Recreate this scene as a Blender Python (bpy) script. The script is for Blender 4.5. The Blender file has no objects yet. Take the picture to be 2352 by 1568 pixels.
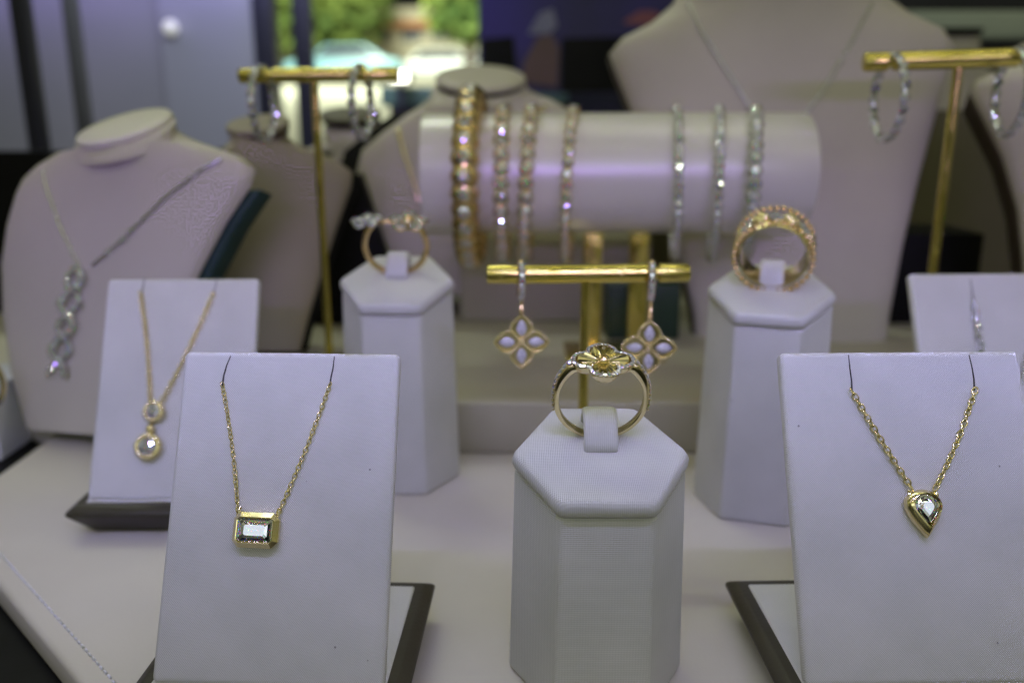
import bpy, bmesh, math, random
from mathutils import Vector, Matrix
from mathutils.bvhtree import BVHTree
random.seed(7)
S = 0.001                       # everything below is written in millimetres
R = math.radians
COL = bpy.context.scene.collection
SC = bpy.context.scene

# ------------------------------------------------------------------ camera
PITCH = R(14.8)
CAM = Vector((0, 0, 116))
FPX = 1980.0                    # focal length in pixels of a 2352 x 1568 view
cd = bpy.data.cameras.new('camera')
cd.sensor_width = 36; cd.lens = 36 * FPX / 2352
cd.clip_start = 0.005; cd.clip_end = 400
cd.dof.use_dof = True; cd.dof.focus_distance = 0.170; cd.dof.aperture_fstop = 10.0
cam = bpy.data.objects.new('camera', cd); COL.objects.link(cam)
cam.location = CAM * S; cam.rotation_euler = (math.pi / 2 - PITCH, 0, 0)
SC.camera = cam
# ------------------------------------------------------------------ world, lamps, exposure
w = bpy.data.worlds.new('World'); SC.world = w; w.use_nodes = True
bg = w.node_tree.nodes['Background']
wn = w.node_tree.nodes; wl = w.node_tree.links     # the dim shop around the case: bright and dark patches, brighter overhead
wt = wn.new('ShaderNodeTexCoord'); wz = wn.new('ShaderNodeTexNoise'); wz.inputs['Scale'].default_value = 2.6; wz.inputs['Detail'].default_value = 1.5
wl.new(wt.outputs['Generated'], wz.inputs['Vector'])
wr = wn.new('ShaderNodeValToRGB'); wr.color_ramp.elements[0].position = .43; wr.color_ramp.elements[1].position = .62
wr.color_ramp.elements[0].color = (.055, .055, .045, 1); wr.color_ramp.elements[1].color = (1.12, 1.14, .68, 1)
wl.new(wz.outputs[0], wr.inputs[0])
wsx = wn.new('ShaderNodeSeparateXYZ'); wl.new(wt.outputs['Generated'], wsx.inputs[0])
wm = wn.new('ShaderNodeMapRange'); wm.inputs['From Min'].default_value = -.1; wm.inputs['From Max'].default_value = .9
wm.inputs['To Min'].default_value = .17; wm.inputs['To Max'].default_value = .66; wl.new(wsx.outputs[2], wm.inputs['Value'])
wl.new(wr.outputs[0], bg.inputs[0]); wl.new(wm.outputs[0], bg.inputs[1])
SC.view_settings.view_transform = 'Standard'; SC.view_settings.look = 'None'
SC.view_settings.exposure = -0.11; SC.view_settings.gamma = 1
SC.view_settings.use_curve_mapping = False

def area(name, loc, size, power, col, target=None, size_y=None):
    l = bpy.data.lights.new(name, 'AREA'); l.energy = power; l.color = col
    l.shape = 'RECTANGLE'; l.size = size * S; l.size_y = (size_y or size) * S
    o = bpy.data.objects.new(name, l); COL.objects.link(o); o.location = Vector(loc) * S
    d = (Vector(target) - Vector(loc)) if target else Vector((0, 0, -1))
    o.rotation_euler = d.to_track_quat('-Z', 'Y').to_euler()
    return o
LEDC, LEDP = (0.45, 0.43, 1.0), 0.0048
for i in range(34):             # the small LED strip along the case's top front, then three added rows
    x = -255 + i * 17.5
    area('case_and_added_led', (x, 108, 178), 4, LEDP, LEDC, (x, 190, 60)).data.spread = R(78)
    area('case_and_added_led', (x + 6, 40, 215), 3, .0014, (.55, .42, 1.0), (x * .85 + 4, 200, 70))  # this row and the two below are added to make the stones sparkle
    area('case_and_added_led', (x + 11, 210, 262), 3, .0016, (1.0, .99, .66), (x * .9 + 4, 260, 40))
    area('case_and_added_led', (x + 3, -30, 300), 3, .0012, (1.0, 1.0, .78), (x * .8 + 4, 260, 60))
area('roll_band_fill', (30, -25, 158), 560, 0.046, (0.46, 0.26, 1.0), (30, 330, 97), 7).data.spread = R(32)  # added violet strip, aimed to lay the violet band on the roll
area('ceiling_lamp', (60, 360, 520), 420, 0.17, (0.98, 1.0, 0.70), (40, 260, 0), 130)
area('room_lamp', (-250, 700, 420), 300, 1.25, (0.74, 0.82, 1.0), (-320, 1000, 160), 60)
FILLP, FILLC = 0.085, (0.88, 0.94, 0.95)
for x in (-470, -300, -125, 60, 232, 407):                        # added row of panels behind the camera, to brighten the stones
    area('stone_fill_lamp', (x, -430, 372), 130, FILLP, FILLC, (40, 200, 40), 120)
area('front_fill_lamp', (40, -900, 330), 1100, 0.34, (0.86, 0.95, 0.98), (40, 200, 40), 190)  # added wide panel behind the camera, front fill for the stones
area('daylight_outside', (-6000, 9000, 16000), 9000, 22000, (0.90, 1.0, 0.80), (-5000, 36000, 500), 6000)
area('wall_wash', (-390, 1050, 275), 620, .16, (.42, .30, 1.0), (-390, 1096, 205), 10)
SC.cycles.use_denoising = True
SC.cycles.max_bounces = 22; SC.cycles.transmission_bounces = 18; SC.cycles.glossy_bounces = 12
SC.cycles.diffuse_bounces = 4; SC.cycles.sample_clamp_indirect = 30
SC.cycles.blur_glossy = 0.1

# ------------------------------------------------------------------ pixel helpers (build-time measuring only)
RIGHT = Vector((1, 0, 0)); FWD = Vector((0, math.cos(PITCH), -math.sin(PITCH))); UPV = Vector((0, math.sin(PITCH), math.cos(PITCH)))
def ray(u, v): return RIGHT * ((u - 1176) / FPX) - UPV * ((v - 784) / FPX) + FWD
def PX(u, v, Y): d = ray(u, v); return CAM + d * (Y / d.y)
def PL(u, v, p, n): d = ray(u, v); return CAM + d * ((p - CAM).dot(n) / d.dot(n))
def G(u, v, z=0): return PL(u, v, Vector((0, 0, z)), Vector((0, 0, 1)))

# ------------------------------------------------------------------ materials
def mat(name, col, rough=.5, metal=0., spec=.5, **kw):
    m = bpy.data.materials.new(name); m.use_nodes = True
    b = m.node_tree.nodes['Principled BSDF']
    b.inputs['Base Color'].default_value = (*col, 1); b.inputs['Roughness'].default_value = rough
    b.inputs['Metallic'].default_value = metal; b.inputs['Specular IOR Level'].default_value = spec
    for k, v in kw.items(): b.inputs[k.replace('_', ' ')].default_value = v
    return m
def N(m, t, **kw):
    n = m.node_tree.nodes.new(t)
    for k, v in kw.items(): setattr(n, k, v)
    return n
def math_n(m, op, a, b=None, c=None):
    n = N(m, 'ShaderNodeMath', operation=op); L = m.node_tree.links
    for i, x in enumerate((a, b, c)):
        if x is None: continue
        if isinstance(x, (int, float)): n.inputs[i].default_value = x
        else: L.new(x, n.inputs[i])
    return n.outputs[0]
def noisy(m, scale, lo, hi, detail=3, bump=0., bump_scale=None, bdist=.0002):
    """vary the base colour with object-space noise (grain, wear) and add a fine bump"""
    L = m.node_tree.links; b = m.node_tree.nodes['Principled BSDF']
    tc = N(m, 'ShaderNodeTexCoord'); nz = N(m, 'ShaderNodeTexNoise'); nz.inputs['Scale'].default_value = scale; nz.inputs['Detail'].default_value = detail
    L.new(tc.outputs['Object'], nz.inputs['Vector'])
    rp = N(m, 'ShaderNodeValToRGB'); rp.color_ramp.elements[0].position = .3; rp.color_ramp.elements[1].position = .7
    rp.color_ramp.elements[0].color = (*lo, 1); rp.color_ramp.elements[1].color = (*hi, 1)
    L.new(nz.outputs[0], rp.inputs[0]); L.new(rp.outputs[0], b.inputs['Base Color'])
    if bump:
        n2 = N(m, 'ShaderNodeTexNoise'); n2.inputs['Scale'].default_value = bump_scale or scale * 8; L.new(tc.outputs['Object'], n2.inputs['Vector'])
        bp = N(m, 'ShaderNodeBump'); bp.inputs['Strength'].default_value = bump; bp.inputs['Distance'].default_value = bdist
        L.new(n2.outputs[0], bp.inputs['Height']); L.new(bp.outputs[0], b.inputs['Normal'])
    return m
def woven(name, col, axes, pitch, depth=.5, rough=.42, ribs=None, amt=.75):
    """cloth: threads along two object axes, dust specks, faint mottling"""
    m = mat(name, col, rough, Sheen_Weight=.1); L = m.node_tree.links; b = m.node_tree.nodes['Principled BSDF']
    tc = N(m, 'ShaderNodeTexCoord'); sp = N(m, 'ShaderNodeSeparateXYZ'); L.new(tc.outputs['Object'], sp.inputs[0])
    wob = N(m, 'ShaderNodeTexNoise'); wob.inputs['Scale'].default_value = 120; L.new(tc.outputs['Object'], wob.inputs['Vector'])
    hs = []
    for a, p in zip(axes, pitch):
        ph = math_n(m, 'MULTIPLY', sp.outputs[a], 2 * math.pi / (p * S))
        ph = math_n(m, 'MULTIPLY_ADD', wob.outputs[0], 5.0, ph)
        hs.append(math_n(m, 'SINE', ph))
    h = math_n(m, 'MULTIPLY', hs[0], hs[1]) if ribs is None else math_n(m, 'MULTIPLY_ADD', hs[1], ribs, hs[0])
    bp = N(m, 'ShaderNodeBump'); bp.inputs['Strength'].default_value = depth; bp.inputs['Distance'].default_value = .00008
    dn = N(m, 'ShaderNodeTexNoise'); dn.inputs['Scale'].default_value = 70; dn.inputs['Detail'].default_value = 2; L.new(tc.outputs['Object'], dn.inputs['Vector'])
    b2 = N(m, 'ShaderNodeBump'); b2.inputs['Strength'].default_value = .35; b2.inputs['Distance'].default_value = .0012; L.new(dn.outputs[0], b2.inputs['Height']); L.new(b2.outputs[0], bp.inputs['Normal'])
    L.new(h, bp.inputs['Height']); L.new(bp.outputs[0], b.inputs['Normal'])
    hn = math_n(m, 'MULTIPLY_ADD', h, .25, .5)
    mx = N(m, 'ShaderNodeMix', data_type='RGBA'); L.new(hn, mx.inputs[0])
    mx.inputs[6].default_value = (*[c * amt for c in col], 1); mx.inputs[7].default_value = (*[min(1, c * 1.08) for c in col], 1)
    mo = N(m, 'ShaderNodeTexNoise'); mo.inputs['Scale'].default_value = 55; mo.inputs['Detail'].default_value = 4; L.new(tc.outputs['Object'], mo.inputs['Vector'])
    mm = N(m, 'ShaderNodeMix', data_type='RGBA', blend_type='MULTIPLY'); mm.inputs[0].default_value = 1
    r1 = N(m, 'ShaderNodeValToRGB'); r1.color_ramp.elements[0].position = .35; r1.color_ramp.elements[1].position = .65
    r1.color_ramp.elements[0].color = (.90, .91, .90, 1); r1.color_ramp.elements[1].color = (1, 1, 1, 1)
    L.new(mo.outputs[0], r1.inputs[0]); L.new(mx.outputs[2], mm.inputs[6]); L.new(r1.outputs[0], mm.inputs[7])
    sk = N(m, 'ShaderNodeTexVoronoi'); sk.inputs['Scale'].default_value = 150; L.new(tc.outputs['Object'], sk.inputs['Vector'])
    dot = math_n(m, 'LESS_THAN', sk.outputs['Distance'], .035)
    sel = N(m, 'ShaderNodeSeparateColor'); L.new(sk.outputs['Color'], sel.inputs[0])
    dot = math_n(m, 'MULTIPLY', dot, math_n(m, 'GREATER_THAN', sel.outputs[0], .6))
    m2 = N(m, 'ShaderNodeMix', data_type='RGBA'); L.new(math_n(m, 'MULTIPLY', dot, .65), m2.inputs[0])
    L.new(mm.outputs[2], m2.inputs[6]); m2.inputs[7].default_value = (.06, .05, .05, 1)
    L.new(m2.outputs[2], b.inputs['Base Color'])
    return m
M = {}
CRM = (.83, .82, .82)
M['panel'] = woven('panel_cloth', CRM, (0, 1), (.44, .46), .8, amt=.5)
M['stand'] = woven('stand_cloth', (.63, .63, .59), (2, 0), (.40, .55), .55, ribs=.35)
M['pad'] = woven('pad_cloth', (.60, .60, .585), (0, 1), (.36, .50), .45, ribs=.4, amt=.82)
M['strap'] = woven('strap_cloth', (.60, .60, .585), (0, 1), (.42, .9), .4, ribs=.15, amt=.86)
M['bust'] = noisy(mat('bust_leatherette', (.475, .445, .385), .55), 25, (.445, .415, .355), (.505, .47, .41), 4, .06, 900)
M['bust_shaded'] = noisy(mat('bust_shaded_leatherette', (.27, .24, .175), .6), 25, (.25, .22, .16), (.29, .26, .19), 4, .06, 900)  # bust leatherette with the shade at the back put into its colour
M['cap'] = noisy(mat('cap_leatherette', (.62, .60, .52), .55), 30, (.59, .57, .49), (.65, .63, .55), 4, .2, 900)
M['black'] = noisy(mat('black_board', (.004, .004, .004), .55, 0., .12), 40, (.003, .003, .003), (.007, .007, .006), 3, .2, 700)
M['teal'] = noisy(mat('dark_teal_board', (.02, .045, .043), .5, 0., .2), 40, (.016, .038, .036), (.026, .055, .052), 3, .2, 700)
M['umber'] = noisy(mat('dark_umber_board', (.05, .035, .022), .5), 40, (.04, .028, .018), (.06, .042, .027), 3, .2, 700)
M['base'] = noisy(mat('bronze_leatherette', (.04, .036, .022), .38, 0., .3), 60, (.032, .028, .017), (.048, .043, .028), 4, .3, 1200)
M['mat'] = noisy(mat('mat_leatherette', (.48, .45, .375), .5), 18, (.445, .415, .34), (.51, .48, .405), 5, .35, 1500)
M['platform'] = noisy(mat('platform_leatherette', (.36, .335, .25), .5), 18, (.33, .305, .225), (.39, .365, .275), 5, .3, 1200)
M['olive'] = noisy(mat('olive_board', (.10, .09, .05), .6), 10, (.085, .077, .042), (.12, .108, .06), 4)
M['gold'] = noisy(mat('yellow_gold', (.78, .68, .37), .13, 1.), 300, (.74, .64, .34), (.82, .72, .40), 3)
M['satin'] = noisy(mat('fluted_gold', (.74, .66, .38), .12, 1.), 300, (.70, .62, .35), (.80, .72, .43), 3)
M['rose'] = noisy(mat('rose_gold', (.78, .58, .29), .2, 1.), 300, (.74, .54, .26), (.82, .63, .33), 3)
M['brass'] = noisy(mat('polished_brass', (.66, .56, .15), .14, 1.), 150, (.62, .53, .12), (.71, .60, .18), 3)
M['steel'] = noisy(mat('white_gold', (.62, .62, .64), .18, 1.), 300, (.56, .56, .58), (.68, .68, .70), 3)
for k_ in ('gold', 'brass', 'steel', 'rose'):
    m_ = M[k_]; b_ = m_.node_tree.nodes['Principled BSDF']; L_ = m_.node_tree.links
    tc_ = N(m_, 'ShaderNodeTexCoord'); n_ = N(m_, 'ShaderNodeTexNoise'); n_.inputs['Scale'].default_value = 160; n_.inputs['Detail'].default_value = 4
    L_.new(tc_.outputs['Object'], n_.inputs['Vector']); mr_ = N(m_, 'ShaderNodeMapRange'); mr_.inputs['From Min'].default_value = .4; mr_.inputs['From Max'].default_value = .7
    r0 = b_.inputs['Roughness'].default_value; mr_.inputs['To Min'].default_value = r0 * .75; mr_.inputs['To Max'].default_value = r0 + .14
    L_.new(n_.outputs[0], mr_.inputs['Value']); L_.new(mr_.outputs[0], b_.inputs['Roughness'])
M['bead'] = noisy(mat('champagne_bead', (.62, .40, .24), .08, 0., .8), 400, (.50, .30, .17), (.72, .50, .32), 3)
M['thread'] = noisy(mat('dark_slit', (.02, .015, .015), .8), 300, (.012, .01, .01), (.03, .025, .022), 2)
M['stitch'] = noisy(mat('grey_stitch', (.62, .62, .66), .6), 300, (.56, .56, .60), (.68, .68, .72), 2)
M['wall'] = noisy(mat('grey_wall', (.30, .30, .34), .5), 3, (.24, .25, .28), (.35, .34, .39), 4)
M['frame'] = noisy(mat('dark_frame', (.018, .018, .035), .4), 10, (.014, .014, .028), (.024, .024, .045), 3)
M['white'] = noisy(mat('white_acrylic', (.75, .76, .80), .25), 20, (.71, .72, .77), (.79, .80, .83), 3)
M['green_box'] = noisy(mat('dark_green_board', (.015, .04, .025), .4), 30, (.011, .032, .02), (.02, .05, .03), 3)
M['pearl'] = noisy(mat('mother_of_pearl', (.55, .54, .57), .1, 0, .9), 900, (.34, .33, .38), (.72, .71, .76), 3)

def diamond_mat(name, tint, gloss=.5, haze=.0, fire=1.):
    """clear stone; red, green and blue bend by slightly different amounts, so it breaks white light into colours"""
    m = bpy.data.materials.new(name); m.use_nodes = True; nt = m.node_tree; L = nt.links
    for n in list(nt.nodes):
        if n.type == 'BSDF_PRINCIPLED': nt.nodes.remove(n)
    out = nt.nodes['Material Output']; prev = None
    for c, ior in (((1, 0, 0), 2.42 - .02 * fire), ((0, 1, 0), 2.42), ((0, 0, 1), 2.42 + .025 * fire)):
        g = nt.nodes.new('ShaderNodeBsdfGlass'); g.inputs['Color'].default_value = (*[a * b for a, b in zip(c, tint)], 1)
        g.inputs['Roughness'].default_value = 0.0; g.inputs['IOR'].default_value = ior
        if prev is None: prev = g.outputs[0]
        else:
            a = nt.nodes.new('ShaderNodeAddShader'); L.new(prev, a.inputs[0]); L.new(g.outputs[0], a.inputs[1]); prev = a.outputs[0]
    gs = nt.nodes.new('ShaderNodeBsdfGlossy'); gs.inputs['Roughness'].default_value = .03; gs.inputs['Color'].default_value = (.86, .88, 1, 1)
    mx = nt.nodes.new('ShaderNodeMixShader'); mx.inputs[0].default_value = gloss
    L.new(prev, mx.inputs[1]); L.new(gs.outputs[0], mx.inputs[2]); prev = mx.outputs[0]
    if haze:                                                        # the many tiny facets of a small stone, too fine to model, scatter like a pale body
        df = nt.nodes.new('ShaderNodeBsdfDiffuse'); df.inputs['Color'].default_value = (.84, .84, .9, 1)
        m2 = nt.nodes.new('ShaderNodeMixShader'); m2.inputs[0].default_value = haze
        L.new(prev, m2.inputs[1]); L.new(df.outputs[0], m2.inputs[2]); prev = m2.outputs[0]
    L.new(prev, out.inputs['Surface'])
    return m
M['diamond'] = diamond_mat('diamond', (1, 1, 1), .48, .13, 2.2); M['hero_diamond'] = diamond_mat('large_diamond', (1, 1, 1), .40)

# ------------------------------------------------------------------ mesh helpers
def new_obj(name, me, m=None, parent=None, loc=None, rot=None, mw=None):
    o = bpy.data.objects.new(name, me); COL.objects.link(o)
    if m and me is not None and not me.materials: me.materials.append(m)
    if parent: o.parent = parent
    if mw is not None:
        l, q, s = mw.decompose(); o.location = l * S; o.rotation_mode = 'QUATERNION'; o.rotation_quaternion = q
    if loc is not None: o.location = Vector(loc) * S
    if rot is not None: o.rotation_euler = rot
    return o
def mesh(name, vs, fs, smooth=False):
    me = bpy.data.meshes.new(name); me.from_pydata([Vector(v) * S for v in vs], [], fs); me.validate(); me.update()
    bm = bmesh.new(); bm.from_mesh(me); bmesh.ops.recalc_face_normals(bm, faces=bm.faces); bm.to_mesh(me); bm.free()
    if smooth:
        for p in me.polygons: p.use_smooth = True
        if smooth is not True: me.set_sharp_from_angle(angle=R(smooth))
    return me
class MB:
    """collects vertices and faces (mm) for one mesh"""
    def __init__(s): s.v = []; s.f = []
    def add(s, vs, fs, mx=None):
        k = len(s.v); s.v += [(mx @ Vector(v)) if mx else Vector(v) for v in vs]; s.f += [tuple(i + k for i in f) for f in fs]; return s
    def box(s, a, b, mx=None):
        (x0, y0, z0), (x1, y1, z1) = a, b
        return s.add([(x0,y0,z0),(x1,y0,z0),(x1,y1,z0),(x0,y1,z0),(x0,y0,z1),(x1,y0,z1),(x1,y1,z1),(x0,y1,z1)],
                     [(0,3,2,1),(4,5,6,7),(0,1,5,4),(1,2,6,5),(2,3,7,6),(3,0,4,7)], mx)
    def rings(s, rings, closed=True, caps=True, loop=False, mx=None):
        n = len(rings[0]); vs = [p for r in rings for p in r]; fs = []
        m = len(rings)
        for i in range(m if loop else m - 1):
            for j in range(n if closed else n - 1):
                a, b = i * n + j, i * n + (j + 1) % n; c, d = ((i + 1) % m) * n + (j + 1) % n, ((i + 1) % m) * n + j
                fs.append((a, b, c, d))
        if caps and not loop and closed: fs += [tuple(range(n - 1, -1, -1)), tuple(range((m - 1) * n, m * n))]
        return s.add(vs, fs, mx)
    def tube(s, pts, r, seg=8, loop=False, mx=None):
        pts = [Vector(p) for p in pts]; n = len(pts); rs = []; up = None
        for i, p in enumerate(pts):
            t = (pts[(i + 1) % n] - pts[i - 1]) if loop else (pts[min(i + 1, n - 1)] - pts[max(i - 1, 0)])
            t.normalize()
            if up is None: up = Vector((0, 0, 1)) if abs(t.z) < .9 else Vector((0, 1, 0))
            a = t.cross(up).normalized(); b = a.cross(t).normalized(); up = b
            rr = r(i / max(1, n - 1)) if callable(r) else r
            rs.append([p + (a * math.cos(q) + b * math.sin(q)) * rr for q in [2 * math.pi * k / seg for k in range(seg)]])
        return s.rings(rs, loop=loop, mx=mx)
    def ball(s, c, r, seg=8, rg=6, mx=None):
        c = Vector(c); rs = []
        vs = [c + Vector((0, 0, r))]; fs = []
        for i in range(1, rg):
            a = math.pi * i / rg
            vs += [c + Vector((r * math.sin(a) * math.cos(2*math.pi*j/seg), r * math.sin(a) * math.sin(2*math.pi*j/seg), r * math.cos(a))) for j in range(seg)]
        vs.append(c - Vector((0, 0, r)))
        for j in range(seg): fs.append((0, 1 + j, 1 + (j + 1) % seg))
        for i in range(rg - 2):
            for j in range(seg): fs.append((1 + i*seg + j, 1 + (i+1)*seg + j, 1 + (i+1)*seg + (j+1) % seg, 1 + i*seg + (j+1) % seg))
        e = len(vs) - 1; o = 1 + (rg - 2) * seg
        for j in range(seg): fs.append((e, o + (j + 1) % seg, o + j))
        return s.add(vs, fs, mx)
    def prism(s, outline, z0, z1, mx=None):
        return s.rings([[(x, y, z0) for x, y in outline], [(x, y, z1) for x, y in outline]], mx=mx)
    def build(s, name, m, parent=None, smooth=False, **kw): return new_obj(name, mesh(name, s.v, s.f, smooth), m, parent, **kw)
def bevel(o, width, seg=3, angle=30, weight_edges=None):
    me = o.data; bm = bmesh.new(); bm.from_mesh(me)
    es = [e for e in bm.edges if len(e.link_faces) == 2 and e.calc_face_angle(0) > R(angle) and (weight_edges is None or weight_edges(e))]
    bmesh.ops.bevel(bm, geom=es, offset=width * S, segments=seg, profile=.5, affect='EDGES', clamp_overlap=True)
    bm.to_mesh(me); bm.free()
    for p in me.polygons: p.use_smooth = True
    me.set_sharp_from_angle(angle=R(50))
    return o
def tag(o, label=None, cat=None, group=None, kind=None):
    if label: o['label'] = label
    if cat: o['category'] = cat
    if group: o['group'] = group
    if kind: o['kind'] = kind
    return o
def thing(name, label, cat, mw, group=None):
    o = new_obj(name, None, mw=mw); o.empty_display_size = .005
    return tag(o, label, cat, group)
def TR(x, y, z): return Matrix.Translation((x, y, z))
def RX(a): return Matrix.Rotation(R(a), 4, 'X')
def RY(a): return Matrix.Rotation(R(a), 4, 'Y')
def RZ(a): return Matrix.Rotation(R(a), 4, 'Z')
def align(p, n, spin=0):
    """matrix with z along n at p"""
    q = Vector(n).normalized().to_track_quat('Z', 'Y'); return TR(*p) @ q.to_matrix().to_4x4() @ RZ(spin)

def brilliant(r=.5, n=8):
    """round brilliant of girdle radius r, table at the top, girdle at z = 0"""
    rings = []
    def ring(rad, z, off, k=n): return [(rad * math.cos(2*math.pi*(i+off)/k), rad * math.sin(2*math.pi*(i+off)/k), z) for i in range(k)]
    vs = ring(.56*r, .32*r, 0) + ring(.82*r, .19*r, .5) + ring(r, .03*r, 0, 2*n) + ring(r, -.03*r, 0, 2*n) + ring(.5*r, -.48*r, .5) + [(0, 0, -.88*r)]
    T, C, A, B, P = 0, n, 2*n, 4*n, 6*n; e = 7*n; fs = [tuple(range(n))]
    for i in range(n):
        j = (i + 1) % n
        fs += [(T+i, C+i, T+j)]
        fs += [(T+j, C+i, A+(2*i+2) % (2*n)), (T+j, A+(2*i+2) % (2*n), C+j)]
        fs += [(C+i, A+2*i, A+2*i+1), (C+i, A+2*i+1, A+(2*i+2) % (2*n))]
        for k in (2*i, 2*i+1): fs.append((A+k, B+k, B+(k+1) % (2*n), A+(k+1) % (2*n)))
        fs += [(P+i, B+2*i+1, B+2*i), (P+i, B+(2*i+2) % (2*n), B+2*i+1)]
        fs += [(P+i, P+(i-1) % n, e)]
        fs += [(P+i, B+2*i, P+(i-1) % n)]
    return vs, fs
GEM = mesh('brilliant', *brilliant(.5)); GEM.materials.append(M['diamond'])
def gem(parent, p, n, d, spin=0, name='diamond', sx=1.):
    """one stone of diameter d mm at p, table along n (parent's local frame)"""
    o = new_obj(name, GEM, None, parent, mw=align(p, n, spin)); o.scale = (d * sx, d, d); return o

# ================================================================== THE SETTING
def struct(o): o['kind'] = 'structure'; return o
b = MB(); b.box((-1000, -60, -40), (1200, 1085, -8)); struct(b.build('floor', M['black']))
# the cream leatherette mat the displays stand on: its left edges run diagonally
A0, A1, B0, B1 = G(0, 1345), G(185, 1568), G(0, 1085), G(70, 1035)
def meet(p, q, r, s):
    d1, d2 = (q - p).xy, (s - r).xy; k = (r - p).xy; den = d1.x * d2.y - d1.y * d2.x
    return p + (q - p) * ((k.x * d2.y - k.y * d2.x) / den)
cor = meet(A0, A1, B0, B1)
near = A0 + (A1 - A0) * 2.2; far = B0 + (B1 - B0) * 1.9
ol = [(cor.x, cor.y), (near.x, near.y), (420, near.y), (420, 640), (-330, 640), (-330, 420), (far.x, far.y)]
mt = MB().prism(ol, -8, 0).build('table_top', M['mat']); bevel(mt, 1.6, 3, 50); struct(mt)
st = MB(); d = (A1 - A0).normalized(); off = Vector((-d.y, d.x, 0)); off = off if off.x > 0 else -off
q0 = G(0, 1272); 
for i in range(-12, 46):
    p = q0 + d * (i * 2.2); st.tube([p + Vector((0, 0, .05)), p + d * .45 + Vector((0, 0, .28)), p + d * .95 + Vector((0, 0, .28)), p + d * 1.4 + Vector((0, 0, .05))], .28, 6)
st.build('stitching', M['stitch'], mt, True)
pf = MB().box((-118, 284, .02), (330, 520, 19)).build('platform', M['platform']); bevel(pf, 1.2); struct(pf)
pf2 = MB().box((-25, 404, 19.02), (66, 600, 60)).build('platform_step', M['platform']); bevel(pf2, 1.5); struct(pf2)
struct(MB().box((-330, 505, -7.9), (-25.2, 515, 95)).build('back_board_wall', M['black']))
struct(MB().box((66.2, 505, 19.02), (420, 515, 118)).build('back_board_wall', M['olive']))
b = MB(); b.box((-1400, 1100, -900), (PX(640, 100, 1100).x - 22, 1120, 900)); struct(b.build('wall', M['wall']))
px0, px1 = PX(372, 100, 1092).x, PX(588, 100, 1092).x
o = MB().box((px0, 1086, -880), (px1, 1096, 880)).build('wall_panel', noisy(mat('pale_grey_lacquer', (.33, .34, .39), .25), 3, (.29, .305, .34), (.37, .37, .43), 4)); bevel(o, 2); tag(o, 'pale grey upright panel on the wall, left of the window', 'panel')
xw1 = PX(1100, 100, 1100).x
b = MB(); b.box((xw1 + 22, 1100, -900), (1500, 1120, 900)); struct(b.build('wall', M['frame']))

# ================================================================== RING STANDS
def hexo(a, rot=0): return [(a * math.cos(R(60 * i + rot)), a * math.sin(R(60 * i + rot))) for i in range(6)]
def ring_stand(label, X, Y, h, slope, yaw):
    mw = TR(X, Y, 0) @ RZ(yaw)
    t = thing('ring_stand', label, 'ring stand', mw, 'hexagonal ring stands')
    k = math.tan(R(slope)); th = 3.6; a = 18.0
    g = h - th / math.cos(R(slope))
    top = [(x, y, g - .45 + y * k) for x, y in hexo(a - .4)]; bot = [(x, y, .1) for x, y in hexo(a * (1 + .0008 * h))]
    o = MB().rings([bot, top]).build('body', M['stand'], t); bevel(o, 1.0, 4, 30)
    pm = TR(0, 0, g) @ RX(slope)                                   # frame of the slanted top, z out of it
    hx = [(x, y / math.cos(R(slope))) for x, y in hexo(a + .25)]
    rs = []
    for rr, z in ((.93, .0), (.985, .3), (1.0, .9), (1.0, 1.7), (.985, 2.6), (.955, 3.3), (.90, 3.6), (.6, 3.75), (.3, 3.8)):
        pts = []
        for i in range(6):
            p, q = Vector(hx[i]), Vector(hx[(i + 1) % 6]); pr = Vector(hx[i - 1])
            c = p * rr
            e1 = (pr - p).normalized() * 1.5 * rr; e2 = (q - p).normalized() * 1.5 * rr
            for s_ in (0, .5, 1):
                pt = (c + e1) * (1 - s_) ** 2 + c * 2 * s_ * (1 - s_) + (c + e2) * s_ ** 2; pts.append((pt.x, pt.y, z))
            for s_ in (.25, .5, .75):
                p2 = (c + e2).lerp(q * rr + (p - q).normalized() * 1.5 * rr, s_); pts.append((p2.x, p2.y, z))
        rs.append(pts)
    MB().rings(rs).build('top_pad', M['pad'], t, True, mw=pm)
    prof = []                                                       # the padded strap that holds the ring
    for i in range(15):
        s_ = i / 14; prof.append(Vector((0, -.2 + 11.0 * s_ + .9 * math.sin(math.pi * s_), 3.0 + 5.7 * math.sin(math.pi * min(1, s_ * 1.02)) ** .62)))
    rs = []
    for i, p in enumerate(prof):
        tg = (prof[min(i + 1, 14)] - prof[max(i - 1, 0)]).normalized(); nn = Vector((1, 0, 0)).cross(tg) 
        sec = []
        for q in range(16):
            an = 2 * math.pi * (q + .5) / 16; cx, cy = math.cos(an), math.sin(an)
            sec.append(p + Vector((1, 0, 0)) * 3.45 * math.copysign(abs(cx) ** .35, cx) + nn * .85 * math.copysign(abs(cy) ** .6, cy))
        rs.append(sec)
    MB().rings(rs).build('clip_strap', M['strap'], t, True, mw=pm)
    return mw @ pm
f_ring = ring_stand('white hexagonal ring stand nearest, holding the gold flower ring in focus', 17.9, 163, 50.6, 15, 0)
bl_ring = ring_stand('white hexagonal ring stand holding the thin gold ring with two small flowers', -36, 266, 66.6, 18, -1)
br_ring = ring_stand('white hexagonal ring stand holding the wide gold ring with beaded edges', 75.2, 246, 67.4, 17, -17)

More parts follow.
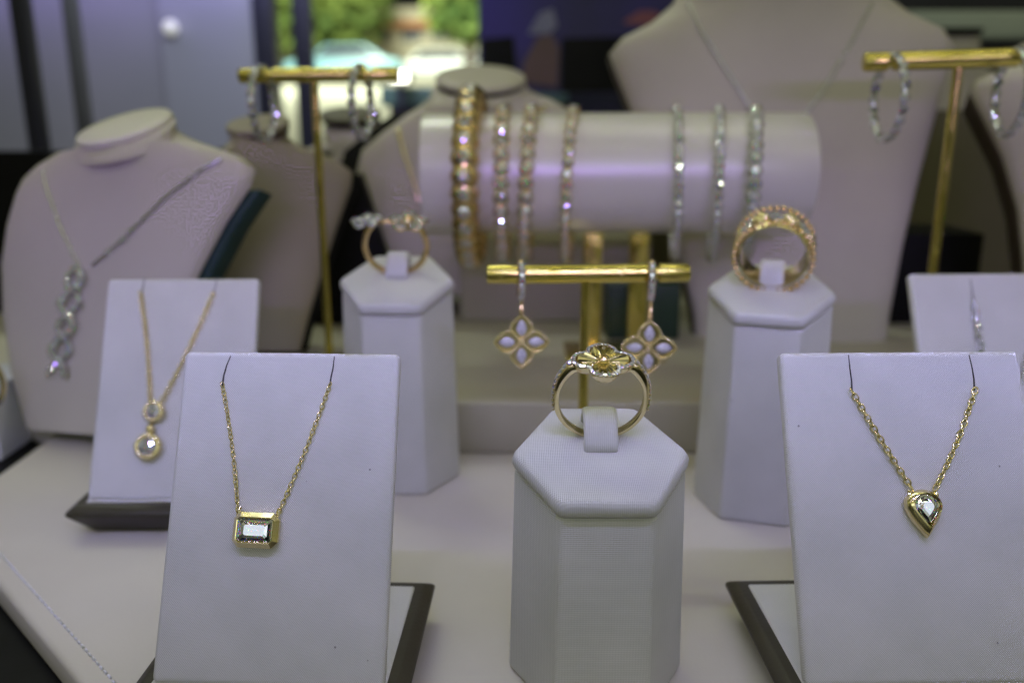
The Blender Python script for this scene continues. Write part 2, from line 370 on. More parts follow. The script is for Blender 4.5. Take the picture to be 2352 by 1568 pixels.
# ------------------------------------------------------------------ front ring: fluted quatrefoil
RC, RI = 9.2, 8.55
def flower_ring():
    mw = f_ring @ TR(0, 5.2, 3.2 + 9.65)
    t = thing('ring', 'gold ring with a fluted four petal flower edged in diamonds, on the nearest stand', 'ring', mw, 'rings on the stands')
    rs = []
    for i in range(72):
        a = 2 * math.pi * i / 72; up = -math.cos(a)                 # a = 0 at the bottom
        sh = max(0, (up - .05) / .95); ro = 9.65 + 1.55 * sh ** 1.4; ri = 8.5; hw = .85 + .25 * sh
        ca, sa = math.sin(a), -math.cos(a); sec = []
        for q in range(12):
            an = 2 * math.pi * q / 12; cx, cy = math.cos(an), math.sin(an)
            rr = (ro + ri) / 2 + (ro - ri) / 2 * math.copysign(abs(cx) ** .5, cx); yy = hw * math.copysign(abs(cy) ** .55, cy)
            fl = (rr - ri) / (ro - ri); sec.append((ca * rr, yy, min(sa * rr, 6.6 + 1.75 * fl)))
        rs.append(sec)
    band = MB().rings(rs, loop=True).build('band', M['gold'], t, True)
    for s_ in (-1, 1):
        for k in range(10):
            a = R(180 - s_ * (38 + 6.9 * k)); up = -math.cos(a); sh = max(0, (up - .05) / .95); ro = 9.65 + 1.55 * sh ** 1.4
            n = Vector((math.sin(a), -.12, -math.cos(a))); gem(band, Vector((math.sin(a), 0, -math.cos(a))) * (ro + .2), n, 1.12, k * 11)
    pr = MB()
    for s_ in (-1, 1):
        for k in range(11):
            a = R(180 - s_ * (34.6 + 6.9 * k)); up = -math.cos(a); sh = max(0, (up - .05) / .95); ro = 9.65 + 1.55 * sh ** 1.4
            for y in (-.62, .62): pr.ball((math.sin(a) * (ro + .18), y, -math.cos(a) * (ro + .18)), .22, 6, 5)
    pr.build('shoulder_prong', M['gold'], band, True)
    # head, parallel to the stand's top
    hz = 9.0
    c, rho = 3.15, 2.68
    def rad(th, k=0): ph = (th + math.pi / 4) % (math.pi / 2) - math.pi / 4; return c * math.cos(ph) + math.sqrt(max(.0, (rho + k) ** 2 - (c * math.sin(ph)) ** 2))
    nn = 112; vs = [(0, 0, hz - .15)]; fs = []
    for kk, f in enumerate((.25, .62, .9)):
        for i in range(nn):
            th = 2 * math.pi * i / nn; r_ = rad(th, -.25) * f; am = (.08, .42, .62)[kk]
            ripple = ((i % 4) / 2 if i % 4 < 3 else .5)
            vs.append((r_ * math.cos(th), r_ * math.sin(th), hz + am * (ripple - .5) + (-.15, .1, .22)[kk]))
    for i in range(nn):
        j = (i + 1) % nn; fs.append((0, 1 + i, 1 + j))
        for k in range(2): fs.append((1 + k*nn + i, 1 + (k+1)*nn + i, 1 + (k+1)*nn + j, 1 + k*nn + j))
    MB().add(vs, fs).build('flower_disc', M['satin'], t)
    out = [[], [], [], [], []]
    for i in range(nn):
        th = 2 * math.pi * i / nn; sc = .10 * math.cos(th * 36)
        for o_, (k, z) in zip(out, ((-.30, hz - .3), (-.30, hz + .12), (.35, hz - .05), (.28 + sc, hz - .7), (-.5, hz - 1.9))):
            r_ = rad(th, k); o_.append((r_ * math.cos(th), r_ * math.sin(th), z))
    MB().rings(out, caps=False).build('gallery', M['gold'], t, 40)
    # stones around the edge, evenly spaced along the outline
    P = [(rad(2*math.pi*i/720, .12) * math.cos(2*math.pi*i/720), rad(2*math.pi*i/720, .12) * math.sin(2*math.pi*i/720)) for i in range(720)]
    Ls = [0]
    for i in range(720): Ls.append(Ls[-1] + (Vector(P[i]) - Vector(P[(i + 1) % 720])).length)
    cnt = 46; tot = Ls[-1]; i = 0; pr = MB()
    for k in range(cnt * 2):
        tgt = tot * (k + .5) / (cnt * 2)
        while Ls[i + 1] < tgt: i += 1
        p = Vector(P[i]); o2 = p.normalized()
        if k % 2 == 0: gem(t, (p.x, p.y, hz + .2), (o2.x * .25, o2.y * .25, 1), .94, k * 7)
        else:
            for dd in (.42, -.40): pr.ball((p.x + o2.x * dd, p.y + o2.y * dd, hz + .12), .19, 6, 5)
    pr.build('prong', M['gold'], t, True)
    pc = MB().rings([[(r_ * math.cos(2*math.pi*i/16), r_ * math.sin(2*math.pi*i/16), z) for i in range(16)] for r_, z in ((1.0, hz - .2), (1.15, hz + .35), (1.0, hz + .55), (.8, hz + .4))], caps=False)
    for i in range(4):
        a = R(45 + 90 * i); pc.tube([(1.05 * math.cos(a), 1.05 * math.sin(a), hz), (1.05 * math.cos(a), 1.05 * math.sin(a), hz + .8), (.75 * math.cos(a), .75 * math.sin(a), hz + .98)], .2, 6)
        a2 = R(45 + 90 * i); r2 = rad(a2) * .86; pc.ball((r2 * math.cos(a2), r2 * math.sin(a2), hz + .25), .3, 8, 6)
    pc.build('centre_setting', M['gold'], t, True)
    new_obj('centre_stone', mesh('centre_stone', *brilliant(1.15)), M['rose'], t, mw=TR(0, 0, hz + .62))
flower_ring()

def petal_flower(t, mx, n, rp, stone, metal, gemd, mname):
    mb = MB(); nrm = mx.to_3x3() @ Vector((0, 0, 1))
    for i in range(n):
        a = 2 * math.pi * i / n + .3
        c = mx @ Vector((rp * math.cos(a), rp * math.sin(a), .25))
        mb.rings([[(x, y, z) for x, y in [(rp*math.cos(a) + rr*math.cos(2*math.pi*q/12), rp*math.sin(a) + rr*math.sin(2*math.pi*q/12)) for q in range(12)]] for rr, z in ((gemd*.35, -.9), (gemd*.56, -.1), (gemd*.56, .3), (gemd*.44, .3))], mx=mx)
        gem(t, mx @ Vector((rp * math.cos(a), rp * math.sin(a), .42)), nrm, gemd, i * 20)
    mb.ball((0, 0, .2), gemd * .4, 8, 6, mx)
    gem(t, mx @ Vector((0, 0, .7)), nrm, gemd * .8)
    mb.build(mname, metal, t, True)
def twin_ring():
    mw = bl_ring @ TR(0, 4.2, 3.3 + 9.7) @ RZ(4)
    t = thing('ring', 'thin gold ring with one silver and one gold flower, on its stand', 'ring', mw, 'rings on the stands')
    pts = [(9.6 * math.sin(R(a)), .0, -9.6 * math.cos(R(a))) for a in range(-142, 143, 6)]
    MB().tube(pts, lambda s_: .95 - .25 * abs(s_ - .5), 10).build('band', M['rose'], t, True)
    petal_flower(t, TR(-8.2, 0, 8.6) @ RX(-4) @ RY(-6), 5, 3.2, None, M['steel'], 3.6, 'silver_flower')
    petal_flower(t, TR(4.6, -1.0, 8.4) @ RX(6) @ RY(4), 5, 4.0, None, M['rose'], 4.2, 'gold_flower')
    br = MB().tube([(-5.5, 0, 7.7), (-2, -.3, 8.2), (1.5, -.6, 8.0)], .6, 8); br.build('bridge', M['rose'], t, True)
twin_ring()
def beaded_ring():
    mw = br_ring @ TR(0, 4.2, 3.3 + 10.5)
    t = thing('ring', 'wide gold ring with two rows of beads along its edges, on its stand', 'ring', mw, 'rings on the stands')
    rs = []
    for i in range(72):
        a = 2 * math.pi * i / 72
        rs.append([(math.sin(a) * r_, y, -math.cos(a) * r_) for r_, y in ((9.1, -4.6), (9.6, -4.7), (10.0, -3.9), (10.0, 3.9), (9.6, 4.7), (9.1, 4.6))])
    MB().rings(rs, loop=True).build('band', M['gold'], t, 35)
    for y in (-5.2, 5.2):
        mb = MB()
        for i in range(36):
            a = 2 * math.pi * i / 36; mb.ball((math.sin(a) * 10.8, y, -math.cos(a) * 10.8), .84, 10, 7)
        mb.build('beaded_rim', M['rose'], t, True)
    cl = MB()
    for k in range(-3, 4):
        a = R(180 + k * 24); o = Vector((math.sin(a), 0, -math.cos(a))); tn = Vector((math.cos(a), 0, math.sin(a)))
        for dx, dy in ((1, 0), (-1, 0), (0, 1), (0, -1)):
            p = o * 10.6 + tn * dx * 1.25 + Vector((0, dy * 1.75, 0))
            if k % 2 == 0: gem(t, p, o, 2.5, k * 13)
            else: cl.ball(p - o * .45, 1.45, 10, 7)
    cl.build('clover', M['gold'], t, True)
beaded_ring()

# ================================================================== PENDANT DISPLAYS
LEAN = 27.0
def rounded_box(w_, l_, t_, r_):
    o = MB().box((-w_/2, 0, -t_), (w_/2, l_, 0)); me = mesh('panel', o.v, o.f); return me
def pendant_display(label, X, Y, w_, yaw, L_=65.3, dz=10.1):
    mw = TR(X, Y, 0) @ RZ(yaw)
    t = thing('pendant_display', label, 'necklace display', mw, 'slanted necklace displays')
    hw = w_ / 2 + 4.4
    def rect(i, z): return [(-hw + i, -4.5 + i, z), (hw - i, -4.5 + i, z), (hw - i, 42 - i, z), (-hw + i, 42 - i, z)]
    o = MB().rings([rect(5.5, .05), rect(0, 7.2), rect(0, 8.2), rect(2.2, 9.6)]).build('base', M['base'], t); bevel(o, .5, 2, 20)
    o = MB().rings([rect(4.2, 9.0), rect(4.2, 10.0)]).build('base_lining', M['panel'], t); bevel(o, .5, 2, 20)
    pm = TR(0, 0, dz) @ RX(90 - LEAN)
    o = MB().box((-w_/2, 0, -3.4), (w_/2, L_, 0)).build('panel', M['panel'], t, mw=pm); bevel(o, 1.3, 4, 30)
    mb = MB().box((-w_/2 + 6, 30, -5), (w_/2 - 6, 34, -3.5)); 
    leg = MB().add([(-9, 4, 10.01), (9, 4, 10.01), (9, 30, 10.01), (-9, 30, 10.01), (-9, 4 + 12, 35), (9, 4 + 12, 35)], [(0,1,2,3), (0,1,5,4), (2,3,4,5), (0,3,4), (1,2,5)])
    leg.build('rear_support', M['black'], t)
    return t, o, mw @ pm
def on_panel(pm, u, v, z=0.):
    inv = pm.inverted(); o = inv @ CAM; d = inv.to_3x3() @ ray(u, v); return o + d * ((z - o.z) / d.z)
def slit(panel, pm, pts):
    MB().tube([on_panel(pm, u, v, .02) for u, v in pts], lambda s_: .10 + .10 * s_, 6).build('slit', M['thread'], panel, True)
def chain(parent, pts, a, bb, wr, step, metal, z=.55):
    """interlocking oval links along a path of (x, y) points"""
    P = [Vector((p[0], p[1], z)) for p in pts]; Ls = [0]
    for p, q in zip(P, P[1:]): Ls.append(Ls[-1] + (q - p).length)
    mb = MB(); n = int(Ls[-1] / step); i = 0
    for k in range(n + 1):
        s_ = min(Ls[-1] - 1e-4, k * Ls[-1] / n)
        while Ls[i + 1] < s_: i += 1
        p = P[i].lerp(P[i + 1], (s_ - Ls[i]) / (Ls[i + 1] - Ls[i])); tg = (P[i + 1] - P[i]).normalized()
        ang = math.degrees(math.atan2(tg.y, tg.x))
        mx = TR(*p) @ RZ(ang) @ RX((38 if k % 2 else -48) + random.uniform(-14, 14))
        loop = [(a * math.cos(q), bb * math.sin(q), 0) for q in [2 * math.pi * j / 12 for j in range(12)]]
        mb.tube(loop, wr, 6, True, mx)
    return mb.build('chain', metal, parent, True)
def sag(p, q, k, n=24):
    d = q - p; nrm = Vector((-d.y, d.x)).normalized()
    return [Vector((p.x, p.y)) + (Vector((q.x, q.y)) - Vector((p.x, p.y))) * (i / n) + nrm * k * math.sin(math.pi * i / n) for i in range(n + 1)]

# front left: emerald cut
t, pan, pm = pendant_display('white slanted necklace display with the rectangular diamond pendant', -47.0, 142.5, 45.2, -2.5)
slit(pan, pm, [(530, 817), (521, 838), (514, 862), (511, 886)]); slit(pan, pm, [(768, 818), (765, 845), (760, 868), (758, 886)])
n_ = thing('necklace', 'fine gold chain with a rectangular diamond pendant in a gold bezel', 'necklace', pm, 'necklaces on the slanted displays')
e1, e2, a1, a2 = [on_panel(pm, *p, .5) for p in ((511, 884), (758, 884), (547, 1180), (637, 1184))]
chain(n_, sag(e1, a1, .45), .64, .42, .125, .9, M['gold']); chain(n_, sag(a2, e2, -.35), .64, .42, .125, .9, M['gold'])
c0 = on_panel(pm, 588, 1217, 1.5); pmx = TR(c0.x, c0.y, 0) @ RZ(-1.5)
def octo(w_, h_, k): return [(w_, h_-k), (w_-k, h_), (-w_+k, h_), (-w_, h_-k), (-w_, -h_+k), (-w_+k, -h_), (w_-k, -h_), (w_, -h_+k)]
def lift(o_, z): return [(x, y, z) for x, y in o_]
st_ = MB().rings([lift(octo(4.2, 3.05, 1.2), .05), lift(octo(4.5, 3.38, 1.25), .5), lift(octo(4.55, 3.42, 1.25), 1.6), lift(octo(3.68, 2.52, .62), 2.6), lift(octo(3.52, 2.36, .5), 2.55), lift(octo(3.2, 2.1, .4), 1.3), lift(octo(2.9, 1.8, .3), .3)], mx=pmx)
for sx in (-1, 1): st_.tube([(sx * 3.9, 3.0, .8), (sx * 4.05, 3.9, .9), (sx * 3.75, 4.3, .7)], .3, 6, mx=pmx)
st_.build('bezel', M['gold'], n_)
MB().rings([lift(octo(.5, .06, .03), .45), lift(octo(1.7, .6, .2), .75), lift(octo(2.6, 1.45, .35), 1.45), lift(octo(3.5, 2.34, .45), 2.2), lift(octo(3.5, 2.34, .45), 2.26), lift(octo(3.08, 1.95, .42), 2.5), lift(octo(2.6, 1.5, .36), 2.72), lift(octo(2.05, 1.02, .28), 2.84)], mx=pmx).build('diamond', M['hero_diamond'], n_)

# front right: pear
t, pan, pm = pendant_display('white slanted necklace display with the pear shaped diamond pendant', 81.5, 143.0, 50.5, 1.5)
slit(pan, pm, [(1949, 815), (1952, 845), (1956, 875), (1957, 900)]); slit(pan, pm, [(2226, 815), (2233, 845), (2237, 870), (2238, 896)])
n_ = thing('necklace', 'gold cable chain with a pear shaped diamond pendant in a gold bezel', 'necklace', pm, 'necklaces on the slanted displays')
e1, e2, a1, a2 = [on_panel(pm, *p, .5) for p in ((1957, 900), (2238, 898), (2091, 1118), (2149, 1118))]
chain(n_, sag(e1, a1, -.2), .86, .54, .175, 1.2, M['gold'], .7); chain(n_, sag(a2, e2, -.5), .86, .54, .175, 1.2, M['gold'], .7)
OUT = [(800,180),(910,195),(1020,235),(1100,290),(1165,360),(1210,440),(1238,540),(1235,640),(1200,760),(1140,880),(1060,1000),(980,1120),(880,1260),(785,1375),(690,1260),(590,1130),(500,1010),(430,900),(370,790),(325,660),(312,540),(335,430),(390,345),(470,275),(570,220),(690,190)]
INN = [(815,285),(890,292),(960,315),(1020,345),(1080,395),(1120,450),(1150,520),(1155,590),(1140,660),(1085,755),(1020,850),(960,935),(900,1015),(832,1090),(760,1010),(700,930),(640,850),(590,780),(545,710),(510,630),(500,560),(515,490),(550,420),(605,360),(665,318),(740,293)]
KS = .0080; cp = on_panel(pm, 2121.5, 1168, 1.2); pmx = TR(cp.x, cp.y, 0)
def pl(o_, k=1., z=0., c=(775, 660)): return [((x - c[0]) * KS * k, -(y - c[1]) * KS * k, z) for x, y in o_]
ci = (825, 620); dx = (ci[0] - 775) * KS; dy = -(ci[1] - 660) * KS
def pli(k, z): return [((x - ci[0]) * KS * k + dx, -(y - ci[1]) * KS * k + dy, z) for x, y in INN]
st_ = MB().rings([pl(OUT, .93, .05), pl(OUT, .985, .5), pl(OUT, 1., 1.2), pl(OUT, .95, 1.8)] + [[Vector(a_).lerp(Vector(b_), .55).to_tuple()[:2] + (2.5,) for a_, b_ in zip(pl(OUT, .93), pli(1., 0))], pli(1.05, 2.62), pli(1.0, 2.45), pli(.97, 1.4), pli(.8, .4)], mx=pmx)
for sx, xx in ((-1, 470), (1, 1120)): st_.tube([((xx - 775) * KS, 2.0, 1.4), ((xx - 775) * KS + sx * .1, 2.9, 1.3), ((xx - 775) * KS + sx * -.05, 3.4, .9)], .42, 8, mx=pmx)
st_.build('bezel', M['gold'], n_, 40)
ndc = len(INN)
def rot_k(k, z, j): q = pli(k, z); return q[::2] if j == 0 else q[1::2]
MB().rings([rot_k(.06, .35, 0), rot_k(.5, 1.15, 1), rot_k(.93, 2.1, 0), rot_k(.93, 2.16, 0), rot_k(.80, 2.36, 1), rot_k(.62, 2.54, 0), rot_k(.42, 2.64, 1)], mx=pmx).build('diamond', M['hero_diamond'], n_)

# back left: two round stones
t, pan, pm = pendant_display('white slanted necklace display with the double round diamond drop, dark base showing', -98.0, 225.0, 45.2, 1.0)
slit(pan, pm, [(332, 638), (330, 652), (327, 668), (325, 684)]); slit(pan, pm, [(497, 638), (496, 655), (491, 668), (488, 682)])
n_ = thing('necklace', 'gold chain with two round bezel diamonds hanging one under the other', 'necklace', pm, 'necklaces on the slanted displays')
e1, e2, a1, a2 = [on_panel(pm, *p, .5) for p in ((324, 676), (489, 678), (346, 925), (371, 925))]
chain(n_, sag(e1, a1, .5), .95, .65, .22, 1.25, M['gold'], .7); chain(n_, sag(a2, e2, -.5), .95, .65, .22, 1.25, M['gold'], .7)
for u, v, rr in ((352, 944, 3.15), (339, 1025, 3.95)):
    c0 = on_panel(pm, u, v, 2.0); q = TR(c0.x, c0.y, 0)
    bz = MB().rings([[(r_ * math.cos(2*math.pi*i/32), r_ * math.sin(2*math.pi*i/32), z) for i in range(32)] for r_, z in ((rr*.6, .05), (rr*.95, .9), (rr, 1.9), (rr*.88, 2.7), (rr*.72, 2.9), (rr*.66, 2.6), (rr*.5, 1.2))], mx=q).build('bezel', M['gold'], n_, True)
    gem(bz, (c0.x, c0.y, 2.55), (0, 0, 1), rr * 1.34)
c0 = on_panel(pm, 345, 985, 1.5); MB().ball((c0.x, c0.y, 1.5), 1.35, 12, 8).tube([(c0.x, c0.y + 2.5, 1.2), (c0.x, c0.y - 2.5, 1.2)], .5, 8).build('connector', M['gold'], n_, True)

# back right: silver drop
t, pan, pm = pendant_display('white slanted necklace display at the right edge with a silver sparkling drop', 146.5, 234.0, 45.2, 2.0)
slit(pan, pm, [(2229, 641), (2232, 660), (2235, 680), (2236, 700)]); slit(pan, pm, [(2395, 641), (2397, 660), (2398, 680), (2398, 700)])
n_ = thing('necklace', 'silver necklace of small diamonds on the display at the right edge', 'necklace', pm, 'necklaces on the slanted displays')
e1, e2 = on_panel(pm, 2236, 696, .5), on_panel(pm, 2398, 696, .5); a1 = on_panel(pm, 2262, 880, .5); a2 = on_panel(pm, 2340, 880, .5)
mid = on_panel(pm, 2300, 960, .5)
for p, q in ((e1, a1), (a1, mid), (mid, a2), (a2, e2)): chain(n_, sag(p, q, 0.1), 1.0, .75, .28, 1.5, M['steel'], .7)
for i in range(9):
    p = e1.lerp(a1, .12 + i * .1); gem(n_, (p.x + .35 * (-1) ** i, p.y, 1.5), (.2 * (-1) ** i, .1, 1), 1.7, i * 17)

# ================================================================== EARRING STANDS
def earring_stand(label, X, Y, z, length, yaw, r_, pr, pole_dx, z0, base, tilt=0, notches=(.19, .83)):
    mw = TR(X, Y, z0) @ RZ(yaw)
    t = thing('earring_stand', label, 'earring stand', mw, 'gold T shaped earring stands')
    h = z - z0; xs = [(-length/2, r_ * .9), (-length/2 + .4, r_)]
    for f in notches:
        c = -length/2 + length * f; xs += [(c - 1.0, r_), (c - .8, r_ * .62), (c + .8, r_ * .62), (c + 1.0, r_)]
    xs += [(length/2 - .4, r_), (length/2, r_ * .9)]
    rs = [[(x, rr * math.cos(2*math.pi*k/24), rr * math.sin(2*math.pi*k/24)) for k in range(24)] for x, rr in xs]
    MB().rings(rs).build('crossbar', M['brass'], t, 40, mw=TR(-pole_dx, 0, h) @ RY(-tilt))
    MB().tube([(0, 0, base[2]), (0, 0, h * .5), (0, 0, h - r_ * .7)], pr, 16).build('pole', M['brass'], t, 40)
    o = MB().box((-base[0]/2, -base[1]/2, .05), (base[0]/2, base[1]/2, base[2])).build('base', M['brass'], t); bevel(o, .6)
    return mw, h
es1 = earring_stand('short gold T stand holding the flower drop earrings', 20.0, 230, 74.2, 54.6, 0, 2.6, 1.35, -.5, 0, (24, 20, 3), .5, (.17, .835))
es2 = earring_stand('tall gold T stand with hoops, in front of the window on the left', -71.0, 323, 129.3, 57, 0, 2.6, 1.45, -1.8, 19, (26, 26, 3), .6, (.2, .82))
es3 = earring_stand('tall gold T stand with hoops, cut by the right edge', 143.8, 291, 133.0, 67, -6, 3.0, 1.6, -3.9, 0, (26, 18, 3), 1.6, (.125, .72))

def flower_earring(label, X, Y, ztop, zc, yaw):
    mw = TR(X, Y, zc) @ RZ(yaw)
    t = thing('earring', label, 'earring', mw, 'flower drop earrings')
    top = ztop - zc
    hoop = MB().tube([(0, 3.3 * math.sin(a) + 2.2, top - 2.3 + 4.6 * math.cos(a)) for a in [2*math.pi*k/28 for k in range(28)]], 1.05, 8, True).build('huggie', M['rose'], t, True)
    for k in range(9):
        a = R(205 + 15 * k - 30); a = R(190 + 17 * k)
        p = Vector((0, 3.3 * math.sin(a) + 2.2, top - 2.3 + 4.6 * math.cos(a))); n = Vector((0, math.sin(a) / 3.3, math.cos(a) / 4.6)).normalized()
        gem(hoop, p + n * 1.0, n, 1.8, k * 9)
    MB().tube([(0, 1.6, top - 6.6), (0, .9, 8.2), (0, .3, 6.9)], .55, 8).ball((0, .8, 8.4), .8).build('connector', M['rose'], t, True)
    for k in range(4):
        q = RY(90 * k)
        lobe = []
        def lob(i, n, k=1.):
            f = i / n; up = f <= .5; t_ = f * 2 if up else 2 - f * 2
            x = 2.95 * math.sin(math.pi * t_ ** .88) ** .78 * k * (1 if up else -1); z = 3.95 + (.75 + 6.5 * t_ - 3.95) * k
            return x, z
        for i in range(34): x, z = lob(i, 34); lobe.append(q @ Vector((x, 0, z)))
        mb = MB().tube(lobe, .36, 8, True)
        for p_ in lobe: mb.ball(p_ + Vector((0, -.25, 0)), .43, 6, 5)
        pe = mb.build('petal', M['gold'], t, True)
        MB().rings([[tuple(q @ Vector((lob(i, 24, .95)[0], yy, lob(i, 24, .95)[1]))) for i in range(24)] for yy in (.5, .9)]).build('petal_plate', M['gold'], pe)
        rg = []
        for kk, yy in ((.05, .4), (.66, .1), (.68, -.2), (.44, -.5), (.12, -.62)):
            rg.append([tuple(q @ Vector((lob(i, 24, kk)[0] * .66, yy, lob(i, 24, kk)[1]))) for i in range(24)])
        MB().rings(rg).build('inlay', M['pearl'], pe, 40)
    MB().ball((0, -.5, 0), .7).build('centre_bead', M['gold'], t, True)
flower_earring('gold four petal drop earring nearer the left end of the short bar', 2.6, 226.6, 75.0, 56.0, 3)
flower_earring('gold four petal drop earring nearer the notched right end of the short bar', 37.3, 226.6, 75.0, 54.4, -6)

def hoop(label, X, Y, z, R_, yaw, group):
    mw = TR(X, Y, z - R_ * 2 + 2.2) @ RZ(yaw)
    t = thing('hoop_earring', label, 'earring', mw, group)
    pts = [(0, R_ * .92 * math.sin(a), R_ + R_ * math.cos(a)) for a in [2*math.pi*k/48 for k in range(48)]]
    MB().tube(pts, 1.15, 8, True).build('hoop', M['steel'], t, True)
    for k in range(22):
        a = 2 * math.pi * (k + .5) / 22
        n = Vector((0, math.sin(a), math.cos(a)))
        if n.y > .15 and k % 1 == 0: n = -n                       # stones inside out: they face the front all round
        p = Vector((0, R_ * .92 * math.sin(a), R_ + R_ * math.cos(a)))
        gem(t, p + n * .7, n, 3.3, k * 13)
HG = 'diamond hoop earrings on the tall stands'
hoop('diamond hoop earring left of the pole on the tall stand by the window', -89.8, 323, 129.5, 12.6, -4, HG)
hoop('diamond hoop earring right of the pole on the tall stand by the window', -54.2, 323, 130, 12.4, -8, HG)
hoop('diamond hoop earring left of the pole on the stand at the right edge', 122.6, 292, 131.6, 13.0, 0, HG)
hoop('diamond hoop earring at the right frame edge, right of the pole', 160.6, 289, 133.2, 13.0, -7, HG)

# ================================================================== BRACELET STAND
BZ, BY, BR = 93, 346, 23.3
mw = TR(42, BY, 19); t = thing('bracelet_stand', 'cream bracelet roll on gold posts carrying seven bracelets', 'bracelet stand', mw)
prof = []
for i in range(40):
    a = 2 * math.pi * i / 40; y = -math.cos(a) * BR; z = math.sin(a) * BR
    if y > 12: y = 12
    prof.append((y, z))
o = MB().rings([[(x, y * k, BZ - 19 + z * k) for y, z in prof] for x, k in ((-76.5, .97), (-76.3, .99), (-75.8, 1), (-40, 1), (0, 1), (40, 1), (71.2, 1), (71.7, .99), (71.9, .97))]).build('roll', M['roll'] if 'roll' in M else noisy(mat('roll_leatherette', (.62, .61, .56), .34, 0., 1.0, Coat_Weight=.8, Coat_Roughness=.3), 20, (.59, .58, .53), (.65, .64, .59), 4, .12, 900), t, 50)
for x in (-9.2, 9.4):
    p = MB().box((x - 3.7, -2, 2), (x + 3.7, 5, BZ - 19 - BR + 1)).build('post', M['brass'], t); bevel(p, .5)
p = MB().box((-20, -12, .05), (20, 14, 2)).build('base', M['brass'], t); bevel(p, .6)

def bracelet(label, u_top, u_mid, u_bot, wr, d, cnt, metal, RB=29.5, bead=False, thing_name='bracelet'):
    Yf = BY - RB; top = PX(u_top, 260, BY); m_ = PX(u_mid, 410, Yf - 2); bt = PX(u_bot, 610, BY - 18)
    cz = BZ + BR + .4 + wr - RB
    X = m_.x; tilt = math.degrees(math.atan2(top.x - bt.x, 60)) ; yaw = math.degrees(math.atan2(-(m_.x - (top.x + bt.x) / 2), RB))
    mw = TR(X + (top.x + bt.x - 2 * X) / 2 * .8, BY - 1.2, cz) @ RZ(max(-12, min(12, -yaw))) @ RY(tilt)
    t = thing(thing_name, label, 'bracelet', mw, 'bracelets on the roll')
    nseg = cnt * 4; pts = [(0, -RB * math.cos(2*math.pi*k/nseg), RB * math.sin(2*math.pi*k/nseg)) for k in range(nseg)]
    if bead:
        rs = []
        for k in range(nseg):
            a = 2 * math.pi * k / nseg; rr = wr * (.78 + .25 * abs(math.sin(cnt * a / 2 + .0)))
            rs.append([(rr * math.cos(q), -(RB + rr * math.sin(q)) * math.cos(a), (RB + rr * math.sin(q)) * math.sin(a)) for q in [2*math.pi*j/12 for j in range(12)]])
        link = MB().rings(rs, loop=True).build('band', metal, t, True)
    else:
        mb = MB()
        for k in range(cnt):
            a = 2 * math.pi * (k + .5) / cnt; mx = TR(0, -RB * math.cos(a), RB * math.sin(a)) @ RX(-math.degrees(a)) @ RX(90)
            mb.rings([[(r_ * math.cos(2*math.pi*i/10), r_ * math.sin(2*math.pi*i/10), z) for i in range(10)] for r_, z in ((d*.3, -1.1), (d*.54, -.3), (d*.62, .35), (d*.50, .62))], mx=mx)
        mb.tube(pts, .55, 6, True); link = mb.build('links', metal, t, True)
    for k in range(cnt):
        a = 2 * math.pi * (k + .5) / cnt; n = Vector((0, -math.cos(a), math.sin(a)))
        gem(t, n * (RB + (wr * .86 if bead else .55)), n, d, k * 23 + random.random() * 20)
for args in (('thick gold bangle with large round diamonds, leftmost on the roll', 1086, 1068, 1082, 5.2, 4.9, 32, M['rose'], 30.5, True),
             ('gold tennis bracelet right beside the thick bangle', 1157, 1151, 1156, 1.9, 4.7, 35, M['rose']),
             ('gold tennis bracelet second from the thick bangle', 1225, 1209, 1210, 1.9, 4.6, 35, M['rose']),
             ('fine gold tennis bracelet, thinnest and rightmost of the gold bracelets', 1322, 1306, 1312, 1.5, 3.5, 45, M['rose']),
             ('dark silver bracelet of tiny stones, first right of the gap on the roll', 1557, 1567, 1570, 1.7, 2.8, 54, M['steel']),
             ('slim silver diamond bracelet between two other silver bracelets', 1655, 1661, 1662, 1.6, 2.9, 52, M['steel']),
             ('bright silver tennis bracelet rightmost on the roll', 1738, 1743, 1740, 1.8, 4.1, 39, M['steel'])):
    bracelet(*args)

